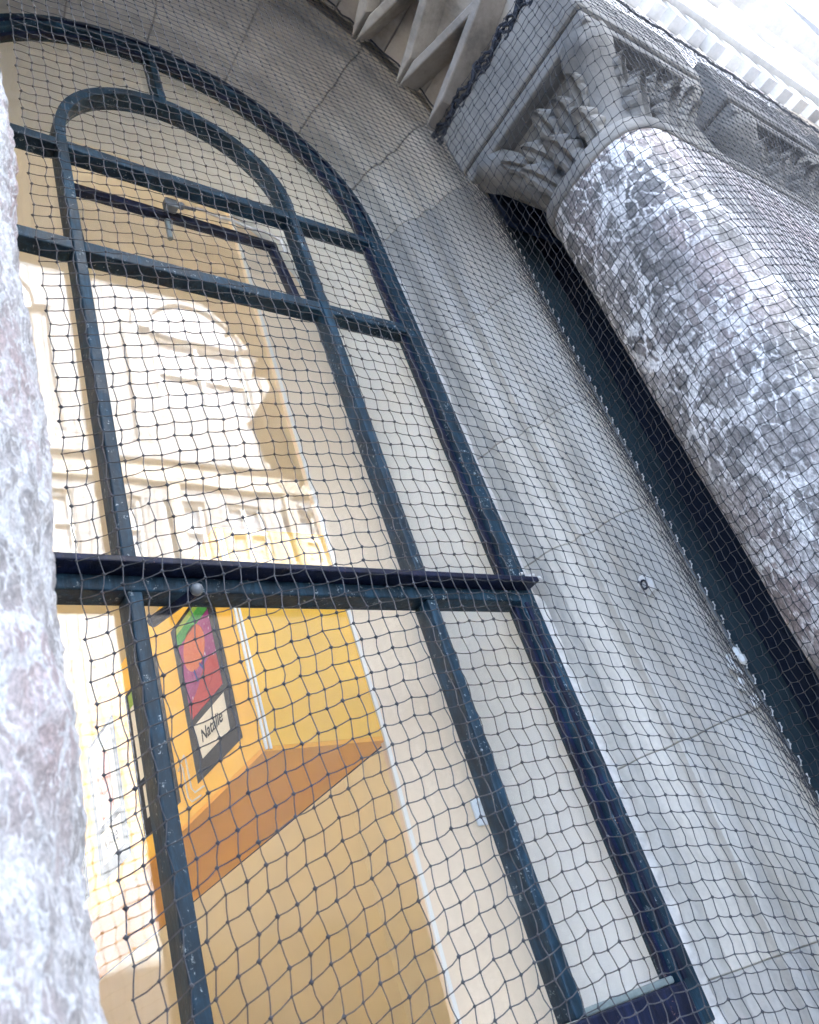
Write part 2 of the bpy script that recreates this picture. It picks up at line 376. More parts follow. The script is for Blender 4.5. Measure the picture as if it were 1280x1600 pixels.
# cement fillet pressed between frame and stone
def fillet(side):
    g = G(); V = []; F = []; n = 90
    for i in range(n + 1):
        z = -.3 + (ZS + .1) * i / n; e = .016 * nz(z, 3.1, side, 9) + .008 * nz(z, 1, side, 31)
        wv = .034 if z < .93 else .012
        V += [(XC + side * .726, 1.452, z), (XC + side * (.738 + wv + e), 1.447 - .04 * max(0, wv + e), z), (XC + side * (.742 + wv + e), 1.5, z)]
    for i in range(n): F += [(3 * i, 3 * i + 1, 3 * i + 4, 3 * i + 3), (3 * i + 1, 3 * i + 2, 3 * i + 5, 3 * i + 4)]
    g.add(V, F); return g.build('cement_fillet', 'cement', bld, True)
fillet(1)

# wall behind the columns, its shade painted in as navy and teal
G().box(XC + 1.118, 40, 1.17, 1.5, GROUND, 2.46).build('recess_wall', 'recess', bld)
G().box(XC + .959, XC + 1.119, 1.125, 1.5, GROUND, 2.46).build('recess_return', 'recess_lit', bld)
G().box(XC + .962, 3.9, 1.088, 1.107, 2.18, 2.75).build('recess_shade_panel', 'recess', bld)  # added dark panel, stands in for shade under the capital
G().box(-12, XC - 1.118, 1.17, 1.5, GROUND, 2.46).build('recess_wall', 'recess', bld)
# wall over the columns: arch openings with voussoirs
AX, AZ, AR, AO, YF, YB = 1.0, 2.46, .755, 1.0, .60, 1.03
def arch_ring(ax):
    aa = [0, 17, 34, 51, 68, 84, 96, 112, 129, 146, 163, 180]
    for i in range(len(aa) - 1):
        soften(G().ring(ax, AZ, AR, AO, YF - .012, YB, aa[i] + .1, aa[i + 1] - .1, 5).build('voussoir', 'pale', bld), .006, 2, 50)
def spandrel(ax, x0, x1, zt):
    V = []; F = []; n = 24
    for i in range(n + 1):
        t = math.pi * i / n; c, d = math.cos(t), math.sin(t); ro = AO - .01
        k = min((x1 - ax) / c if c > 1e-6 else 1e9, (x0 - ax) / c if c < -1e-6 else 1e9, (zt - AZ) / d if d > 1e-6 else 1e9)
        for y in (YF, YB - .002): V += [(ax + ro * c, y, AZ + ro * d), (ax + k * c, y, AZ + k * d)]
    for i in range(n):
        a, b = 4 * i, 4 * i + 4
        F += [(a, a + 1, b + 1, b), (a + 2, a + 3, b + 3, b + 2), (a, b, b + 2, a + 2), (a + 1, b + 1, b + 3, a + 3)]
    mesh('spandrel', V, F, 'facade', bld)
arch_ring(AX); spandrel(AX, -.02, 2.02, 3.6)
arch_ring(4.45); spandrel(4.45, 3.43, 5.47, 3.6)
for a, b in ((2.02, 3.43), (5.47, 40), (-12, -.02)): G().box(a, b, YF, YB - .002, AZ, 3.6).build('wall_course', 'facade', bld)
# the inner wall above the window splay closes the porch
V = []; F = []; n = 32
for i in range(n + 1):
    t = math.pi * i / n; c, d = math.cos(t), math.sin(t); k = min(2.2 / max(abs(c), 1e-6), 1.3 / max(d, 1e-6))
    V += [(XC + .94 * c, 1.108, ZS + .94 * d), (XC + k * c, 1.108, ZS + k * d)]
for i in range(n): F.append((2 * i, 2 * i + 1, 2 * i + 3, 2 * i + 2))
mesh('inner_wall', V, F, 'arch', bld)
# zigzag ribs on the arch underside
def chevron(ax, t0, t1):
    """one V of the zigzag, standing proud of the intrados; arms from the back edge to the front and back again"""
    g = G(); h = .1
    def P(t, y, k): r = AR - k; return (ax + r * math.cos(t), y, AZ + r * math.sin(t))
    tm = (t0 + t1) / 2; wv = .058 / AR
    V = []; n = 10
    for i in range(n + 1):
        q = i / n; t = t0 + (t1 - t0) * q; y = .985 - .325 * (1 - abs(2 * q - 1))
        wy = .052 if 0 < i < n else .052
        V += [P(t, y + wy, -.01), P(t, y + wy, h), P(t, y - wy, h), P(t, y - wy, -.01)]
    Fq = [(4 * i + k, 4 * i + (k + 1) % 4, 4 * i + 4 + (k + 1) % 4, 4 * i + 4 + k) for i in range(n) for k in range(4)]
    g.add(V, Fq + [(0, 1, 2, 3), tuple(4 * n + k for k in range(4))])
    return soften(g.build('chevron', 'pale', bld), .006, 2, 50)
nch = 9
for i in range(nch):
    d = math.pi / nch; chevron(AX, d * i + .012, d * (i + 1) - .012)
# upper front: string course, frieze, cornice, windows: seen at a glancing angle
G().box(-12, 40, YF - .10, 1.88, 3.6, 3.74).build('string_course', 'facade', bld)
G().box(-12, 40, YF, 1.88, 3.74, 5.2).build('frieze_wall', 'facade', bld)
G().box(-12, 40, YF - .06, YF, 3.86, 3.9).build('fillet_course', 'facade', bld)
G().box(-12, 40, YF - .06, YF, 4.92, 4.98).build('fillet_course', 'facade', bld)
G().box(-12, 40, YF - .16, 1.88, 5.2, 5.36).build('cornice', 'facade', bld)
G().box(-12, 40, YF + .02, 1.88, 5.36, 8.6).build('upper_wall', 'facade', bld)
G().box(-12, 40, YF - .1, YF + .02, 7.95, 8.1).build('string_course', 'facade', bld)
G().box(-12, 40, YF - .4, YF + .02, 8.3, 8.6).build('cornice', 'facade', bld)
dent = None
for i in range(120):
    x = 2.4 + i * .15
    if dent is None: dent = G().box(x, x + .08, YF - .07, YF - .001, 3.47, 3.598).build('dentil', 'facade', bld)
    else: o = dent.copy(); col.objects.link(o); o.location = dent.location + Vector((.15 * i, 0, 0))
petal = None
for i in range(46):                                  # palmettes of the frieze
    x = 2.6 + i * .62
    out = []
    for k in range(61):
        a = math.pi * k / 60; rr = .34 * (.72 + .28 * abs(math.cos(a * 3.5 + math.pi / 2 * 0))) * (1 - .28 * abs(math.cos(a))); out.append((x + rr * math.cos(a) * .85, 4.0 + rr * math.sin(a) * 1.9))
    out += [(x - .09, 3.93), (x + .09, 3.93)]
    g = G().prism(out, 'y', YF - .07, YF + .005)
    if petal is None: petal = g.build('palmette', 'facade', bld); X_first = x
    else:
        o = petal.copy(); col.objects.link(o); o.location = petal.location + Vector((x - X_first, 0, 0))
for i in range(14):
    x = 3.4 + 2.2 * i
    o = G().box(x, x + 1.0, YF - .004, YF + .018, 6.0, 7.6).build('upper_window', 'bluepane', bld)
    G().lattice([x - .14, x, x + 1.0, x + 1.14], [5.86, 6.0, 7.6, 7.78], YF - .06, YF + .018).build('window_surround', 'facade', o)

# ---------------------------------------------------------------- columns
def leaf(P0, d, nrm, L, Wd, curl=.05):
    """carved leaf: lobed edge, sunk midrib between swelling halves, tip curling outwards"""
    d = Vector(d).normalized(); nrm = Vector(nrm).normalized(); s = d.cross(nrm).normalized(); nrm = s.cross(d).normalized(); P0 = Vector(P0)
    V = []; F = []; n = 15; prof = [-1, -.98, -.72, -.36, 0, .36, .72, .98, 1]; hgt = [-.022, .0, .016, .02, .007, .02, .016, .0, -.022]
    for i in range(n + 1):
        t = i / n; env = math.sin(math.pi * min(1, .22 + .74 * t)) ** .6; lobe = .74 + .26 * abs(math.sin(t * math.pi * 3.5 + .5))
        wv = Wd * .5 * env * lobe; tip = max(0, t - .6) / .4
        c = P0 + d * (L * (t - .18 * tip * tip)) + nrm * (curl * (t ** 2 + .7 * tip * tip))
        for q, h in zip(prof, hgt): V.append(c + s * wv * q + nrm * (h * (1.25 - .5 * t) * (.8 + .35 * lobe) - .01 * abs(q) * tip))
    for i in range(n):
        for k in range(8): F.append((9 * i + k, 9 * i + k + 1, 9 * i + 10 + k, 9 * i + 9 + k))
    F += [tuple(9 * n + k for k in range(9)), tuple(range(9))]
    return V, F
def outline(x0, x1, cy, rr, n):
    """plan of a shaft: a circle, or a long pier with round ends when x1 > x0"""
    L = x1 - x0; P = []
    for k in range(n):
        t = 2 * math.pi * k / n; ct, st_ = math.cos(t), math.sin(t)
        if L > 0: ct, st_ = (math.copysign(abs(v) ** .66, v) if abs(v) > 1e-9 else 0.0 for v in (ct, st_))
        P.append((x0 + rr * ct if ct < 0 else x1 + rr * ct, cy + rr * st_))
    if L > 0:                                        # extra points along the flat sides
        q = []; m_ = 40
        for k in range(n):
            q.append(P[k]); nx = P[(k + 1) % n]
            if abs(nx[0] - P[k][0]) > L * .5: q += [(P[k][0] + (nx[0] - P[k][0]) * j / m_, P[k][1] + (nx[1] - P[k][1]) * j / m_) for j in range(1, m_)]
        P = q
    return P
def stack(x0, x1, cy, prof, n, fn=None):
    """skin through the outlines of a list of (radius, height)"""
    V = []; F = []; c = None
    for q, h in prof:
        P = outline(x0, x1, cy, q, n); c = len(P)
        V += [fn(x, y, h) if fn else (x, y, h) for x, y in P]
    for i in range(len(prof) - 1):
        for k in range(c): F.append((i * c + k, i * c + (k + 1) % c, (i + 1) * c + (k + 1) % c, (i + 1) * c + k))
    return V, F
def column(name, xs, cy, r, label, rough, seed, cat='column'):
    x0, x1 = xs[0], xs[-1]; xm = (x0 + x1) / 2
    c = empty(name, (xm, cy, GROUND), label, cat)
    zs = np.linspace(GROUND + .34, 1.9, 520 if rough else 110)
    def bump(x, y, z):
        ax = min(max(x, x0), x1); d = Vector((x - ax, y - cy, 0)); d.normalize()
        if rough: e = .009 * nz(x + seed, y, z, 8) + .008 * abs(nz(x, y + seed, z, 24)) + .006 * abs(nz(x, y + seed, z, 60))
        else: e = .003 * nz(x + seed, y, z, 6) + .0016 * nz(x, y, z + seed, 24)
        return (x + d.x * e, y + d.y * e, z)
    V, F = stack(x0, x1, cy, [(r, z) for z in zs], 260 if rough else 84, bump)
    mesh('shaft', V, F, 'marble_rough' if rough else 'marble', c, True)
    G().box(x0 - .3, x1 + .3, cy - .3, cy + .3, GROUND, GROUND + .16, .012).build('plinth', 'capital', c)
    V, F = stack(x0, x1, cy, [(q, GROUND + h) for q, h in ((.29, .16), (.3, .19), (.29, .22), (.255, .235), (.25, .265), (.27, .28), (.275, .305), (.26, .33), (.2, .345))], 48)
    mesh('base', V, F, 'capital', c, True)
    V, F = stack(x0, x1, cy, [(r - .03, 1.885), (r + .003, 1.886), (r + .008, 1.895), (r + .008, 1.93), (r + .002, 1.94), (r - .05, 1.945)], 48)
    mesh('astragal', V, F, 'capital', c, True)
    if x1 > x0: G().box(x0, x1, cy - .16, cy + .16, 1.93, 2.45).build('capital_core', 'capital', c)
    for ci, cx in enumerate(xs):
        n = 64; V = []; F = []; rows = 7
        for i in range(rows):
            t = i / (rows - 1); z = 1.93 + .26 * t; half = r - .085 + (.215 - r + .085) * t ** 1.6
            for k in range(n):
                a = 2 * math.pi * k / n; x, y = math.cos(a), math.sin(a); q = half * ((1 - t) + t / max(abs(x), abs(y))); V.append((cx + q * x, cy + q * y, z))
        for i in range(rows - 1):
            for k in range(n): F.append((i * n + k, i * n + (k + 1) % n, (i + 1) * n + (k + 1) % n, (i + 1) * n + k))
        co = mesh('capital', V, F, 'capital', c, True)
        rr_ = random.Random(seed + ci)
        for q in range(4):                           # broad smooth corner leaves
            a = math.pi / 4 + q * math.pi / 2; dx, dy = math.cos(a), math.sin(a); V = []; F = []; rows = 9
            for i in range(rows):
                t = i / (rows - 1); rad = r + .004 + (.37 - r) * (t ** 1.8); z = 1.925 + .262 * t; hw = .1 - .02 * math.sin(t * math.pi) - .02 * t
                for sx_, pf in ((-1, 0), (-.97, .5), (-.6, .93), (0, 1.05), (.6, .93), (.97, .5), (1, 0)):
                    rr = rad - .095 + .095 * pf + .004 * nz(sx_ * 3 + q, t * 5, seed + ci, 1)
                    V.append((cx + dx * rr - dy * hw * sx_, cy + dy * rr + dx * hw * sx_, z))
            for i in range(rows - 1):
                for j in range(6): F.append((7 * i + j, 7 * i + j + 1, 7 * i + 8 + j, 7 * i + 7 + j))
            F.append(tuple(7 * (rows - 1) + j for j in range(7)))
            mesh('corner_leaf', V, F, 'capital', co, True)
        for q in (0, 2, 3):                          # cut foliage in the hollows between
            a = q * math.pi / 2; dx, dy = math.cos(a), math.sin(a); sx, sy = -dy, dx
            for k, (u, tilt, z, L, Wd, out) in enumerate(((-.085, -.25, 1.945, .15, .085, -.035), (.085, .25, 1.945, .15, .085, -.035), (0, .0, 1.94, .15, .1, -.02), (-.05, -.3, 2.02, .15, .085, -.03), (.05, .3, 2.02, .15, .085, -.03), (-.11, -.5, 2.06, .12, .07, -.02), (.11, .5, 2.06, .12, .07, -.02), (0, rr_.uniform(-.15, .15), 2.05, .13, .085, -.01))):
                o_ = r + out
                base = (cx + dx * o_ + sx * u, cy + dy * o_ + sy * u, z)
                d = Vector((sx * math.sin(tilt + rr_.uniform(-.1, .1)) + dx * .5, sy * math.sin(tilt) + dy * .5, math.cos(tilt)))
                V, F = leaf(base, d, (dx, dy, -.45), L * rr_.uniform(.85, 1.1), Wd, .03)
                mesh('carved_leaf', V, F, 'capital', co)
        G().box(cx - .28, cx + .28, cy - .28, cy + .28, 2.187, 2.235, .008).build('abacus_fillet', 'capital', co)
        G().box(cx - .292, cx + .292, cy - .292, cy + .292, 2.237, 2.456, .012).build('abacus', 'capital', co)
    return c
column('marble_column', [-.003], .74, .226, 'rough pink and white marble column close by at the left edge', True, 3)
column('marble_pier', [2.0, 2.72, 3.44], .74, .208, 'veined grey marble pier with three carved capitals, netted, right of the window', False, 11, 'pier')

# ---------------------------------------------------------------- the arched window
win = empty('arched_window', (XC, 1.47, -.12), 'tall arched window with dark teal painted metal frame and glazing bars', 'window')
YG = 1.487                                           # glass plane
RI, RO = .678, .733                                  # outer frame
HX0, HX1 = .592, .622; KX0, KX1 = 1.332, 1.362      # the two mullions
fo = soften(G().hoop(XC, ZS, RI, RO, 1.44, 1.50, -.12).build('outer_frame', 'paint', win), .004)
G().hoop(XC, ZS, RI - .012, RI + .002, 1.462, 1.478, -.03).build('glazing_bead', 'paint2', fo)
G().ring(XC, ZS, RI + .02, RI + .027, 1.433, 1.441, 0, 180, 48).build('frame_ridge', 'paint2', fo)
G().box(XC + RI + .004, XC + RI + .016, 1.434, 1.442, -.03, .9).build('worn_strip', 'paint2', fo)
soften(G().box(XC - RI, XC + RI, 1.43, 1.50, -.12, -.032).build('bottom_rail', 'paint2', win), .005)
G().box(KX1 + .006, XC + RI - .006, 1.452, 1.49, -.031, -.016, .004).build('sill_strip', 'lead', win)
for x0, x1 in ((HX0, HX1), (KX0, KX1)):
    soften(G().box(x0, x1, 1.44, 1.5, -.03, .905).build('mullion', 'paint', win), .004)
    soften(G().box(x0, x1, 1.44, 1.5, .956, ZS).build('mullion', 'paint', win), .004)
rm = XC - (HX0 + HX1) / 2
G().ring(XC, ZS, (KX0 - XC), (KX1 - XC), 1.44, 1.5, 0, 180, 40).build('inner_arch', 'paint', win)
soften(G().box(XC - .018, XC + .010, 1.447, 1.495, ZS + (KX1 - XC) - .004, ZS + RI + .004).build('crown_bar', 'paint', win), .003)
tr = soften(G().box(XC - RI, XC + RI, 1.438, 1.50, .905, .94).build('transom', 'paint', win), .004)
soften(G().box(XC - RO + .01, XC + RO - .012, 1.392, 1.50, .9405, .956).build('transom_flange', 'paint2', tr), .003)
for x0, x1 in ((XC - RI, HX0), (HX1, KX0), (KX1, XC + RI)):
    soften(G().box(x0, x1, 1.444, 1.496, 1.925, 1.966).build('glazing_bar', 'paint', win), .004)
    soften(G().box(x0, x1, 1.444, 1.496, 2.366, 2.402).build('glazing_bar', 'paint', win), .004)
# panes, each on its own
def pane(x0, x1, z0, z1): G().box(x0, x1, YG - .002, YG + .002, z0, z1).build('pane', 'glass', win)
for x0, x1 in ((XC - RI, HX0), (HX1, KX0), (KX1, XC + RI)):
    pane(x0, x1, -.03, .905); pane(x0, x1, .957, 1.925)
for x0, x1 in ((XC - RI, HX0), (KX1, XC + RI)): pane(x0, x1, 1.967, 2.366)
def arc_pane(r0, r1, a0, a1, zcut):
    poly = [(XC + r1 * math.cos(R_(a0 + (a1 - a0) * i / 24)), max(zcut, ZS + r1 * math.sin(R_(a0 + (a1 - a0) * i / 24)))) for i in range(25)]
    if r0 > 0: poly += [(XC + r0 * math.cos(R_(a1 + (a0 - a1) * i / 24)), max(zcut, ZS + r0 * math.sin(R_(a1 + (a0 - a1) * i / 24)))) for i in range(25)]
    G().prism(poly, 'y', YG - .002, YG + .002).build('pane', 'glass', win)
arc_pane(0, KX0 - XC, -5, 185, 2.402)
arc_pane(KX1 - XC, RI, -2.5, 90, 2.402); arc_pane(KX1 - XC, RI, 90, 182.5, 2.402)
# hopper vent leaning into the room
vs = empty('vent_sash', (XC, 1.51, 1.97)); attach(vs, win); vs.location = (XC, 1.51, 1.97 + Z0)
def lean(z): return 1.503 + (z - 1.97) * .11
def rail(pts, name, mat, thick=.026):
    (xa, za), (xb, zb) = pts
    if abs(za - zb) < 1e-6:
        g = G(); z0, z1 = za - .018, za + .018
        V = [(x, lean(z) + dy, z) for x in (xa, xb) for z in (z0, z1) for dy in (0, thick)]
    else:
        g = G(); V = [(x, lean(z) + dy, z) for z in (za, zb) for x in (xa - .014, xa + .014) for dy in (0, thick)]
    g.add(V, [(0, 1, 3, 2), (4, 6, 7, 5), (0, 4, 5, 1), (2, 3, 7, 6), (0, 2, 6, 4), (1, 5, 7, 3)])
    return soften(g.build(name, mat, vs), .003)
rail(((HX1 + .004, 1.985), (KX0 - .004, 1.985)), 'sash_rail', 'paint2'); rail(((HX1 + .004, 2.348), (KX0 - .004, 2.348)), 'sash_rail', 'paint2')
rail(((HX1 + .02, 2.003), (HX1 + .02, 2.33)), 'sash_stile', 'paint2'); rail(((KX0 - .02, 2.003), (KX0 - .02, 2.33)), 'sash_stile', 'paint2')
mesh('pane', [(HX1 + .034, lean(2.003) + .012, 2.003), (KX0 - .034, lean(2.003) + .012, 2.003), (KX0 - .034, lean(2.33) + .012, 2.33), (HX1 + .034, lean(2.33) + .012, 2.33),
              (HX1 + .034, lean(2.003) + .016, 2.003), (KX0 - .034, lean(2.003) + .016, 2.003), (KX0 - .034, lean(2.33) + .016, 2.33), (HX1 + .034, lean(2.33) + .016, 2.33)],
     [(0, 1, 2, 3), (7, 6, 5, 4), (0, 4, 5, 1), (1, 5, 6, 2), (2, 6, 7, 3), (3, 7, 4, 0)], 'glass', vs)
xk = XC - .03
G().box(xk - .02, xk + .02, 1.505, 1.535, 2.335, 2.372, .004).build('catch_plate', 'steel', vs)
G().ball((xk + .03, 1.51, 2.352), .013).build('catch_ball', 'steel', vs, True)
G().tube([(xk + .03, 1.51, 2.352), (xk + .08, 1.515, 2.362)], .006).build('catch_arm', 'steel', vs)
G().tube([(xk, 1.56, 2.33), (xk, 1.565, 2.25)], .009, 8).build('catch_pull', 'lead', vs)
pts = [(xk + .08 + .25 * i / 9, 1.512, 2.366 - .002 * i + .004 * math.sin(i * 1.7)) for i in range(10)] + [(KX0 - .012, 1.512, 2.33), (KX0 - .01, 1.512, 2.27)]
G().tube(pts, .0055, 6).build('sash_cord', 'cement', vs)
# stay arm with ball end under the transom
st = G().tube([(.511 * 1.43, 1.43, .633 * 1.43), (.437 * 1.56, 1.56, .577 * 1.56 + .004)], .0125, 8).build('stay_arm', 'paint2', win)
G().ball((.511 * 1.425, 1.425, .634 * 1.425), .0135, 12).build('stay_knob', 'steel', st, True)

# ---------------------------------------------------------------- the room behind the glass
FL, CE = -1.2, 3.75
room = {}
tag(G().box(-3.2, 4.0, 1.9, 6.2, FL - .1, FL).build('room_floor', 'bead'), kind='structure')
cl = [(-2.3, 1.905), (3.45, 1.905), (3.45, 2.75), (4.0, 2.75), (4.0, 6.2), (-2.3, 6.2)]   # unseen openings added far left and behind the pier to brighten the room
tag(G().prism(cl, 'z', CE, CE + .1).build('room_ceiling', 'bead'), kind='structure')
tag(G().box(-3.2, 4.0, 6.0, 6.1, FL, CE).build('room_back_wall', 'tan'), kind='structure')
tag(G().box(4.0, 4.1, 1.9, 6.2, FL, CE).build('room_right_wall', 'tan'), kind='structure')
tag(G().box(-3.3, -3.2, 1.9, 6.2, FL, CE).build('room_left_wall', 'cream'), kind='structure')
# beige pier right of the window niche, battered left edge
tag(G().prism([(1.335, FL), (1.434, .735), (1.45, CE), (4.0, CE), (4.0, FL)], 'y', 1.9, 1.925).build('room_pier_wall', 'beige'), kind='structure')
tag(G().prism([(1.329, FL), (1.428, .735), (1.444, CE), (1.456, CE), (1.440, .735), (1.341, FL)], 'y', 1.893, 1.9).build('corner_bead', 'bead'), kind='structure')
# window niche: white reveal and arched soffit
rv = G(); V = []; F = []
pts = [(XC + .742, -.13)] + [(XC + .742 * math.cos(math.pi * i / 32), ZS + .742 * math.sin(math.pi * i / 32)) for i in range(33)] + [(XC - .742, -.13)]
for x, z in pts: V += [(x, 1.501, z), (x, 1.9, z)]
for i in range(len(pts) - 1): F.append((2 * i, 2 * i + 1, 2 * i + 3, 2 * i + 2))
F.append((0, 2 * len(pts) - 2, 2 * len(pts) - 1, 1))
tag(mesh('window_reveal', V, F, 'white'), kind='structure')
# room side of the front wall round the niche; left open at the far left, added to let daylight in
V = []; F = []; n = 32
for i in range(n + 1):
    t = math.pi * i / n; c, d = math.cos(t), math.sin(t); k = min(1.1 / max(abs(c), 1e-6), (CE - ZS) / max(d, 1e-6))
    V += [(XC + .742 * c, 1.899, ZS + .742 * d), (XC + k * c, 1.899, ZS + k * d)]
for i in range(n): F.append((2 * i, 2 * i + 1, 2 * i + 3, 2 * i + 2))
k = len(V); V += [(XC - .742, 1.899, FL), (XC - .742, 1.899, ZS), (XC - 1.1, 1.899, ZS), (XC - 1.1, 1.899, FL)]; F.append((k, k + 1, k + 2, k + 3))
k = len(V); V += [(XC - .742, 1.8991, FL), (XC + .5, 1.8991, FL), (XC + .5, 1.8991, -.13), (XC - .742, 1.8991, -.13)]; F.append((k, k + 1, k + 2, k + 3))
tag(mesh('room_front_wall', V, F, 'cream'), kind='structure')

# yellow boxed beam with the artworks
BX0, BX1, BY, BZ = 1.062, 1.434, 1.9, .735
bm_ = empty('yellow_beam', (1.25, 3, BZ), 'yellow boxed beam with underside tinted orange for shade behind the lower panes', 'beam')
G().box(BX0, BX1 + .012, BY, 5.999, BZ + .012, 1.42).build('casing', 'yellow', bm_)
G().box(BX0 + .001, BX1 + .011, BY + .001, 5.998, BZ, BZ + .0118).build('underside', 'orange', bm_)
for dx in (0, .012): G().box(BX0 + .004 + dx, BX0 + .011 + dx, BY - .005, BY - .0002, BZ + .004, 1.41).build('edge_trim', 'bead', bm_)
G().box(BX1 + .0125, BX1 + .02, BY + .03, 5.99, BZ + .0, BZ + .012).build('wall_trim', 'card', bm_)

def artwork(y0, kind, label):
    """sheet 0.31 wide hung on the left side of the beam; u runs 0..1 towards the window, v upwards"""
    wd, h, zb = .31, .487, .812; x = BX0
    a = empty('child_artwork', (x, y0 + wd / 2, zb), label, 'artwork', 'artworks hung along the yellow beam')
    def quad(uvs, dx, name, mat, par):
        P = [(x - dx, y0 + wd * (1 - u), zb + h * v) for u, v in uvs]; n = len(P)
        V = P + [(p[0] + .0009, p[1], p[2]) for p in P]
        return mesh(name, V, [tuple(range(n)), tuple(range(2 * n - 1, n - 1, -1))] + [(i, (i + 1) % n, n + (i + 1) % n, n + i) for i in range(n)], mat, par)
    quad([(0, 0), (1, 0), (1, 1), (0, 1)], .002, 'mount', 'card', a)
    if kind == 0:
        p = quad([(.12, .36), (.86, .36), (.86, .965), (.12, .965)], .0032, 'painting', 'c_magenta', a)
        quad([(.12, .845), (.86, .845), (.86, .925), (.12, .925)], .0044, 'green_stripe', 'c_green', p)
        quad([(.12, .926), (.86, .926), (.86, .965), (.12, .965)], .0044, 'lime_stripe', 'c_lime', p)
        quad([(.45 + .25 * math.cos(t), .73 + .135 * math.sin(t)) for t in np.linspace(0, 2 * math.pi, 29)[:-1]], .0044, 'orange_oval', 'c_orange', p)
        quad([(.12, .36), (.86, .36), (.86, .55), (.7, .585), (.55, .56), (.42, .5), (.3, .47), (.12, .43)], .0044, 'red_shape', 'c_red', p)
        for uv in (((.5, .6), (.56, .55), (.62, .6), (.61, .62), (.56, .575), (.51, .615)), ((.36, .6), (.4, .52), (.42, .52), (.38, .61))):
            quad(uv, .0054, 'blue_stroke', 'c_blue', p)
        quad([(.55 + .16 * math.cos(t), .475 + .045 * math.sin(t)) for t in np.linspace(0, 2 * math.pi, 17)[:-1]], .0054, 'dark_red_patch', 'c_red', p)
        c = quad([(.2, .1), (.82, .1), (.84, .315), (.14, .315)], .0032, 'name_card', 'paper', a)
        tc = bpy.data.curves.new('lettering', 'FONT'); tc.body = 'Natalie'; tc.size = .052; tc.shear = .12; tc.align_x = 'CENTER'; tc.align_y = 'CENTER'; tc.extrude = .0003; tc.offset = .0002
        to = bpy.data.objects.new('lettering', tc); col.objects.link(to)
        dg = bpy.context.evaluated_depsgraph_get(); me = bpy.data.meshes.new_from_object(to.evaluated_get(dg)); bpy.data.objects.remove(to)
        o = bpy.data.objects.new('lettering', me); col.objects.link(o); me.materials.clear(); me.materials.append(M['ink'])
        me.transform(Matrix(((0, 0, -1, x - .0046), (-1, 0, 0, y0 + wd * .5), (0, 1, 0, zb + h * .21 + Z0), (0, 0, 0, 1))))
        attach(o, c)
    else:
        m1, m2, m3 = (('c_sky', 'c_lime', 'c_blue'), ('c_pink', 'c_sky', 'c_orange'), ('c_sky', 'c_orange', 'c_lime'))[kind - 1]
        p = quad([(.12, .36), (.88, .36), (.88, .965), (.12, .965)], .0032, 'painting', 'paper', a)
        quad([(.3, .38), (.72, .4), (.74, .78), (.5, .86), (.28, .76)], .0044, 'figure', m1, p)
        quad([(.12, .87), (.88, .87), (.88, .965), (.12, .965)], .0044, 'stripe', m2, p)
        quad([(.5 + .14 * math.cos(t), .6 + .07 * math.sin(t)) for t in np.linspace(0, 2 * math.pi, 17)[:-1]], .0054, 'patch', m3, p)
        c = quad([(.16, .1), (.84, .1), (.84, .31), (.16, .31)], .0032, 'name_card', 'paper', a)
        if kind == 2:
            tc = bpy.data.curves.new('lettering', 'FONT'); tc.body = 'Olive'; tc.size = .062; tc.shear = .12; tc.align_x = 'CENTER'; tc.align_y = 'CENTER'; tc.extrude = .0003
            to = bpy.data.objects.new('lettering', tc); col.objects.link(to)
            dg = bpy.context.evaluated_depsgraph_get(); me = bpy.data.meshes.new_from_object(to.evaluated_get(dg)); bpy.data.objects.remove(to)
            o = bpy.data.objects.new('lettering', me); col.objects.link(o); me.materials.clear(); me.materials.append(M['ink'])
            me.transform(Matrix(((0, 0, -1, x - .0046), (-1, 0, 0, y0 + wd * .5), (0, 1, 0, zb + h * .21 + Z0), (0, 0, 0, 1))))
            attach(o, c)
artwork(1.99, 0, 'magenta and red crayon drawing with orange oval on black mount, nearest the window')
artwork(2.436, 1, 'dark-edged drawing on the yellow beam, second from the front, behind the mullion')
artwork(2.88, 2, 'drawing with pink figure and name card seen through the left sidelight')
artwork(3.33, 3, 'farthest drawing on the beam, with pale stripe, seen through the left sidelight')
# bent wire clips on the beam
for i, (yy, zz) in enumerate(((2.33, .79), (2.36, .775))):
    x = BX0 - .004
    o = G().tube([(x, yy + .05, zz + .12), (x - .006, yy + .012, zz + .125), (x - .008, yy, zz + .11), (x - .008, yy - .005, zz + .02), (x - .006, yy - .02, zz + .002), (x, yy - .07, zz)], .0026, 6).build('wire_clip', 'paper')
    tag(o, ('bent wire clip beside the lower corner of the drawing mount', 'lower bent wire clip next to the mullion')[i], 'clip', 'wire clips on the yellow beam')
# white plastic hook on the beige wall
hk = empty('wall_hook', (1.69, 1.9, .47), 'small white plastic hook on the beige wall beside the right mullion', 'hook')
G().box(1.648, 1.688, 1.889, 1.899, .465, .54, .004).build('back_plate', 'white', hk)
G().tube([(1.668, 1.889, .525), (1.668, 1.865, .52), (1.668, 1.858, .5), (1.668, 1.866, .478), (1.668, 1.876, .482)], .006, 8).build('hook_arm', 'white', hk)

